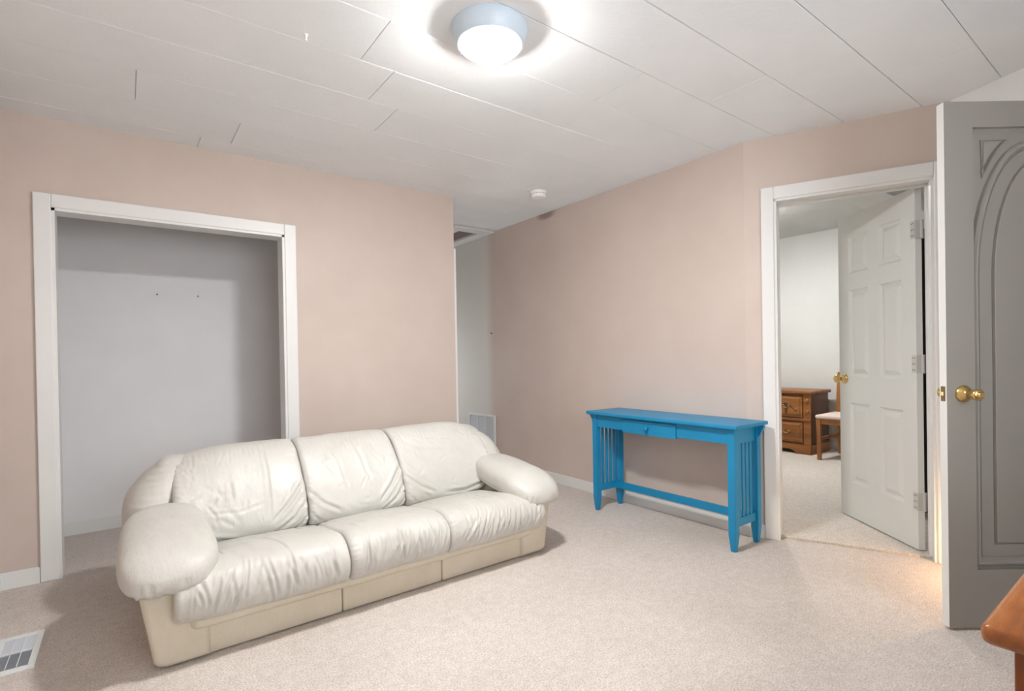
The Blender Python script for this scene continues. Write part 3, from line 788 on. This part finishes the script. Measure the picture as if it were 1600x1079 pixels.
# ------------------------------------------------------------------ the leather sofa
def catmull(pts, n):
    """closed smooth loop through pts, resampled evenly to n points"""
    P = np.array(pts, float); m = len(P); out = []
    for i in range(m):
        p0, p1, p2, p3 = P[i-1], P[i], P[(i+1) % m], P[(i+2) % m]
        for t in np.linspace(0, 1, 24, endpoint=False):
            out.append(.5*((2*p1)+(-p0+p2)*t+(2*p0-5*p1+4*p2-p3)*t*t+(-p0+3*p1-3*p2+p3)*t**3))
    Q = np.array(out); seg = np.linalg.norm(np.roll(Q, -1, 0)-Q, axis=1); s = np.r_[0, np.cumsum(seg)]
    Q2 = np.vstack([Q, Q[:1]]); tt = np.linspace(0, s[-1], n, endpoint=False)
    return np.stack([np.interp(tt, s, Q2[:, k]) for k in range(2)], 1)
def crease_field(co, nrm, creases):
    """valleys with soft shoulders along polylines (points, depth, width); lines are laid on the faces that look forward ('f') or up ('t')"""
    d = np.zeros(len(co))
    masks = {'f': np.clip((-nrm[:, 1]-.05)/.35, 0, 1), 't': np.clip((nrm[:, 2]-.25)/.4, 0, 1)}
    for c in creases:
        pts, A, sg = c[:3]; pl = c[3] if len(c) > 3 else 'f'
        ax = (0, 2) if pl == 'f' else (0, 1)
        q = co[:, ax]; pts = np.array(pts, float)[:, ax]
        seg = np.linalg.norm(np.diff(pts, axis=0), axis=1); tot = seg.sum(); run = 0
        best = np.full(len(co), 9.); par = np.zeros(len(co))
        for a, b, l in zip(pts, pts[1:], seg):
            ab = b-a; t = np.clip(((q-a)@ab)/(ab@ab+1e-9), 0, 1)
            dist = np.linalg.norm(q-(a+t[:, None]*ab), axis=1)
            par = np.where(dist < best, (run+t*l)/tot, par); best = np.minimum(best, dist); run += l
        fade = np.clip(np.minimum(par, 1-par)*6+.15, 0, 1)*masks[pl]
        d += fade*A*(-np.exp(-(best/sg)**2)+.55*np.exp(-((best-2.2*sg)/(1.3*sg))**2))
    return d
def np_noise(co, scale, seed):
    return np.array([noise.noise(Vector((p[0]*scale[0]+seed, p[1]*scale[1]-seed*.7, p[2]*scale[2]+seed*1.3))) for p in co])
def cushion(name, prof, u0, u1, r, m, parent, ns=110, nt=70, deform=None, creases=(), disp=None, seed=1.):
    """a cushion: closed side profile (v, z) swept from u0 to u1 with edges rounded to radius r"""
    P = catmull(prof, ns)
    tang = np.roll(P, -1, 0)-np.roll(P, 1, 0); tang /= np.linalg.norm(tang, axis=1)[:, None]
    area = .5*np.sum(P[:, 0]*np.roll(P[:, 1], -1)-np.roll(P[:, 0], -1)*P[:, 1])
    nr = np.stack([tang[:, 1], -tang[:, 0]], 1)*(1 if area > 0 else -1)
    L = u1-u0
    k = 9
    ds = [r*(1-math.cos(PI/2*i/k)) for i in range(k)]
    us = ds + list(np.linspace(r, L-r, nt)) + [L-x for x in ds[::-1]]
    rings = []
    for x in us:
        d = min(x, L-x); ins = r-math.sqrt(max(0, r*r-(r-d)**2)) if d < r else 0
        Q = P-nr*ins
        rings.append(np.c_[np.full(ns, u0+x), Q])
    co = np.vstack(rings); nR = len(us)
    c0 = rings[0].mean(0); c1 = rings[-1].mean(0)
    co = np.vstack([co, c0, c1])
    if deform: co = deform(co)
    faces = []
    for i in range(nR-1):
        for j in range(ns):
            a = i*ns+j; b = i*ns+(j+1) % ns
            faces.append((a, b, b+ns, a+ns))
    e0, e1 = nR*ns, nR*ns+1
    for j in range(ns):
        faces.append((e0, (j+1) % ns, j)); a = (nR-1)*ns
        faces.append((e1, a+j, a+(j+1) % ns))
    me = bpy.data.meshes.new(name); me.from_pydata(co.tolist(), [], faces); me.update()
    bm = bmesh.new(); bm.from_mesh(me); bmesh.ops.recalc_face_normals(bm, faces=bm.faces[:]); bm.normal_update()
    nrm = np.array([v.normal[:] for v in bm.verts]); bm.to_mesh(me); bm.free()
    dd = crease_field(co, nrm, creases) if creases else np.zeros(len(co))
    if disp: dd = dd+disp(co)
    co = co+nrm*dd[:, None]
    me.vertices.foreach_set('co', co.astype(np.float32).ravel()); me.update()
    me.materials.append(M[m])
    for p in me.polygons: p.use_smooth = True
    return link(bpy.data.objects.new(name, me), parent)
def pillow(name, center, half, e, m, parent, deform=None, creases=(), disp=None, nu=90, nv=56):
    """superellipsoid cushion"""
    def sp(v, p): return np.sign(v)*np.abs(v)**p
    th = np.linspace(-PI/2, PI/2, nv); ph = np.linspace(-PI, PI, nu, endpoint=False)
    T, Pp = np.meshgrid(th, ph, indexing='ij')
    x = half[0]*sp(np.cos(T), e[1])*sp(np.cos(Pp), e[0]); y = half[1]*sp(np.cos(T), e[1])*sp(np.sin(Pp), e[0]); z = half[2]*sp(np.sin(T), e[1])
    co = np.stack([x, y, z], -1).reshape(-1, 3)
    if deform: co = deform(co)
    co = co+np.array(center)
    faces = []
    for i in range(nv-1):
        for j in range(nu):
            a = i*nu+j; b = i*nu+(j+1) % nu; faces.append((a, b, b+nu, a+nu))
    me = bpy.data.meshes.new(name); me.from_pydata(co.tolist(), [], faces); me.update()
    bm = bmesh.new(); bm.from_mesh(me); bmesh.ops.remove_doubles(bm, verts=bm.verts[:], dist=1e-4); bm.faces.ensure_lookup_table()
    bmesh.ops.recalc_face_normals(bm, faces=bm.faces[:]); bm.normal_update()
    nrm = np.array([v.normal[:] for v in bm.verts]); co = np.array([v.co[:] for v in bm.verts]); bm.to_mesh(me); bm.free()
    dd = crease_field(co, nrm, creases) if creases else np.zeros(len(co))
    if disp: dd = dd+disp(co)
    co = co+nrm*dd[:, None]
    me.vertices.foreach_set('co', co.astype(np.float32).ravel()); me.update()
    me.materials.append(M[m])
    for p in me.polygons: p.use_smooth = True
    return link(bpy.data.objects.new(name, me), parent)

def sofa():
    # local: x along the length (centre 0), y from the front (0) to the back, z up
    root = tag(empty('sofa', (1.012, 2.312, 0), math.radians(.4)), 'ivory leather three seat sofa with puffy arms and cream base', 'sofa')
    R = random.Random(3)
    # --- base
    for x0, x1 in ((-.79, -.245), (-.243, .262), (.264, .79)):
        bm = bmesh.new(); box(bm, (x0, .018, .004), (x1, .10, .185), .010, 3); obj('front_panel', bm, 'leather_base', root, True, 60)
    bm = bmesh.new(); box(bm, (-.86, .06, .004), (.86, .86, .24), .02); obj('frame', bm, 'leather_base', root)
    # padded rail under the seat cushions
    cushion('front_rail', [(.0, .120), (-.022, .145), (-.012, .178), (.05, .19), (.06, .13)], -.83, .83, .03, 'leather_base', root, 40, 60,
            disp=lambda c: .0015*np_noise(c, (9, 9, 9), 4.2))
    # --- arm panels: front outline leans out towards the top, lower outer corner is rounded
    for s in (-1, 1):
        out = [(.76, .004), (.905, .004), (.93, .012), (.945, .03), (.955, .10), (.975, .22), (.992, .33), (.985, .385), (.95, .405), (.88, .40), (.80, .33), (.765, .25)]
        bm = bmesh.new()
        rows = []
        for y, ins in ((.0, .022), (.006, .008), (.022, .0), (.60, .0), (.80, .01), (.86, .04)):
            rows.append([bm.verts.new((s*x, y, z)) for x, z in offset_poly(out, ins)])
        for A, B in zip(rows, rows[1:]):
            for i in range(len(out)): bm.faces.new((A[i], A[(i+1) % len(out)], B[(i+1) % len(out)], B[i]))
        bm.faces.new(rows[0]); bm.faces.new(rows[-1][::-1])
        bmesh.ops.recalc_face_normals(bm, faces=bm.faces[:])
        obj('arm_panel', bm, 'leather_base', root, True, 55)
    # --- back shell
    cushion('back_shell', [(.62, .03), (.60, .40), (.70, .62), (.80, .66), (.89, .56), (.90, .20), (.88, .03)], -.80, .80, .06, 'leather_base', root, 60, 40)
    # --- seat cushions
    seat = [(.02, .150), (-.045, .168), (-.078, .215), (-.080, .275), (-.045, .328), (.03, .352), (.14, .345), (.30, .318), (.46, .292), (.56, .26), (.54, .18), (.30, .155)]
    for i, (x0, x1) in enumerate(((-.885, -.232), (-.232, .268), (.268, .885))):
        cr = []
        n = (24, 34, 34)[i]
        for k in range(n):      # vertical puckers down the front
            x = x0+.05+(x1-x0-.1)*(k+R.uniform(.1, .9))/n
            lean = R.uniform(-.04, .05)+(.0, .015, .035)[i]
            za, zb = R.uniform(.27, .36), R.uniform(.16, .24)
            cr.append(([(x+lean, -.058+.03*R.random(), za), (x+lean*.4, -.082, .5*(za+zb)), (x, -.06, zb)], R.uniform(.002, .0075), R.uniform(.0035, .0075)))
        for k in range(9):      # shallow creases on top
            x = R.uniform(x0+.05, x1-.05); y = R.uniform(.05, .3); a = R.uniform(-.5, .5)+PI/2
            l = R.uniform(.06, .16)
            cr.append(([(x, y, .345-.1*y), (x+l*math.cos(a), y+l*math.sin(a), .335-.1*y)], R.uniform(.0015, .004), R.uniform(.005, .010), 't'))
        for k in range(22):     # gathers along the seams
            y = -.04+.018*k; l = R.uniform(.02, .05)
            for xe, sg in ((x0, 1), (x1, -1)):
                cr.append(([(xe+sg*.006, y, .34), (xe+sg*l, y+R.uniform(-.012, .012), .34)], R.uniform(.001, .0028), .004, 't'))
                if k < 9: cr.append(([(xe+sg*.006, -.05, .17+.02*k), (xe+sg*l, -.05, .175+.02*k)], R.uniform(.001, .003), .004))
        if i == 0: cr += [([(-.53, .30, .32), (-.50, .10, .348), (-.478, -.04, .345)], .006, .005, 't'), ([(-.478, -.04, .35), (-.47, -.06, .30), (-.465, -.08, .18)], .006, .005)]
        def dfm(c, i=i, x0=x0, x1=x1):
            c = c.copy()
            t = (c[:, 0]-x0)/(x1-x0)
            c[:, 2] += .012*np.sin(np.clip(t, 0, 1)*PI)*(c[:, 2] > .25)
            if i == 0: c[:, 2] += .012*np.clip((-.70-c[:, 0])/.18, 0, 1)*(c[:, 1] < .1)
            return c
        cushion('seat_cushion', seat, x0+.0012, x1-.0012, .024, 'leather', root, 200, 130, dfm, cr,
                lambda c, i=i: .005*np_noise(c, (7, 5, 5), 1.7+i)+.0025*np_noise(c, (30, 9, 12), 5.1+i))
    # --- back cushions
    back = [(.50, .268), (.425, .30), (.405, .37), (.455, .48), (.545, .60), (.625, .672), (.71, .704), (.80, .690), (.86, .62), (.85, .50), (.72, .36), (.60, .28)]
    edges = ((-.84, -.272), (-.272, .262), (.262, .885))
    for i, (x0, x1) in enumerate(edges):
        cr = []
        def at(t, z):           # a point on the front of the cushion
            pts = [(.27, .50), (.30, .425), (.37, .405), (.48, .455), (.60, .545), (.672, .625), (.704, .71)]
            y = np.interp(z, [p[0] for p in pts], [p[1] for p in pts]); return (x0+(x1-x0)*t, y, z)
        # diagonal pulls into the lower corners
        if i < 2: cr += [([at(.99, .52), at(.86, .44), at(.70, .36)], .009, .008), ([at(.99, .43), at(.88, .36), at(.72, .30)], .008, .007), ([at(.99, .36), at(.93, .32), at(.86, .29)], .005, .006)]
        if i > 0: cr += [([at(.01, .47), at(.14, .40), at(.30, .35)], .008, .008), ([at(.01, .37), at(.09, .32), at(.18, .29)], .003, .006)]
        if i == 0: cr += [([at(.02, .45), at(.08, .38), at(.25, .32), at(.45, .295)], .010, .009), ([at(.05, .50), at(.12, .44)], .003, .008), ([at(.70, .70), at(.70, .58), at(.69, .45), at(.68, .38)], .003, .006), ([at(.2, .44), at(.45, .425), at(.66, .45)], .002, .006), ([at(.40, .56), at(.41, .48)], .003, .008)]
        if i == 1: cr += [([at(.3, .68), at(.36, .58), at(.40, .45)], .003, .008), ([at(.55, .70), at(.60, .60), at(.62, .5)], .003, .009), ([at(.2, .60), at(.3, .52)], .002, .008), ([at(.45, .40), at(.5, .34)], .002, .008)]
        if i == 2: cr += [([at(.99, .40), at(.85, .36), at(.62, .33), at(.40, .34)], .009, .008), ([at(.97, .34), at(.8, .31), at(.6, .30)], .003, .007), ([at(.05, .66), at(.25, .60), at(.5, .585)], .002, .009), ([at(.1, .69), at(.35, .65), at(.6, .66)], .002, .008), ([at(.02, .52), at(.18, .44), at(.34, .36)], .0035, .007)]
        for k in range(21):     # gathers along the side seams and the top edge
            z = .29+.019*k
            for te, sg in ((0, 1), (1, -1)): cr.append(([at(te+sg*.012, z), at(te+sg*R.uniform(.05, .10), z+R.uniform(-.012, .012))], R.uniform(.001, .003), .0042))
        for k in range(20):
            t = .05+.9*k/19+R.uniform(-.015, .015); cr.append(([at(t, .695), at(t+R.uniform(-.02, .02), R.uniform(.62, .67))], R.uniform(.0005, .002), .005))
        for k in range(26):
            t = R.uniform(.08, .92); z = R.uniform(.34, .69); dz = R.uniform(-.06, .06); dt = R.uniform(-.12, .12)
            cr.append(([at(t, z), at(t+dt, min(.70, max(.30, z+dz)))], R.uniform(.0008, .0028), R.uniform(.004, .009)))
        def dfm(c, i=i, x0=x0, x1=x1):
            c = c.copy(); x = c[:, 0]; z = c[:, 2]
            up = np.clip((z-.5)/.2, 0, 1)
            c[:, 2] += .006*np.sin(np.clip((x-x0)/(x1-x0), 0, 1)*PI)*up
            if i == 0:          # outer shoulder slopes down and the side leans in
                q = np.clip((-.60-x)/.24, 0, 1); c[:, 2] -= .055*q**2*up
                lo = np.clip((.45-z)/.18, 0, 1); c[:, 0] += (.17*lo**1.4)*np.clip((-.45-x)/.39, 0, 1)
            if i == 2:
                q = np.clip((x-.70)/.19, 0, 1); c[:, 2] -= .05*q**2*up
                lo = np.clip((.45-z)/.18, 0, 1); c[:, 0] -= (.17*lo**1.4)*np.clip((x-.5)/.39, 0, 1)
            return c
        cushion('back_cushion', back, x0+.0012, x1-.0012, .026, 'leather', root, 200, 130, dfm, cr,
                lambda c, i=i: .006*np_noise(c, (5, 4, 5), 9.3+i)+.0025*np_noise(c, (16, 14, 16), 2.2+i))
    # --- wings between arm and back
    for s in (-1, 1):
        def dfm(c, s=s):        # a quarter round: the top curls inwards and back
            c = c.copy(); z = c[:, 2]
            c[:, 0] -= s*.09*np.clip((z+.02)/.2, 0, 1)**2
            c[:, 1] += .30*z
            return c
        cr = [([(s*1.0, .40+.012*k, .40+.022*k), (s*.84, .42+.012*k, .405+.024*k)], .0042, .005) for k in range(11)]
        pillow('wing', (s*.905 if s < 0 else .945, .70, .455), (.125, .185, .225), (.8, .85), 'leather', root, dfm, cr,
               lambda c: .004*np_noise(c, (10, 10, 14), 3.3))
    # --- arm pads
    for s in (-1, 1):
        def dfm(c, s=s):
            c = c.copy(); y = c[:, 1].copy()
            c[:, 2] += .13*y-.28*np.clip(-.13-y, 0, 1)**1.3
            c[:, 0] *= 1+.10*np.clip(-y/.3, -1, 1)
            c[:, 2] -= .10*np.clip(s*c[:, 0]-.05, 0, 1)      # outer side droops over the panel
            return c
        cr = []
        for k in range(16):
            x = -.13+.26*k/15+R.uniform(-.01, .01)
            cr.append(([(s*.885+x, -.062, .285), (s*.885+x+R.uniform(-.03, .03), -.058, .305+R.uniform(.02, .07))], R.uniform(.002, .006), R.uniform(.004, .007)))
        for k in range(5):
            y = .05+.1*k; cr.append(([(s*.80, y, .50+.1*(y-.2)), (s*.93, y+R.uniform(-.04, .04), .50+.1*(y-.2))], .0012, .010))
        pillow('arm_pad', (s*.885, .235, .408), (.160, .31, .088), (.62, .72), 'leather', root, dfm, cr,
               lambda c: .004*np_noise(c, (6, 5, 6), 6.6)+.0012*np_noise(c, (18, 18, 18), 1.1), 120, 64)
sofa()
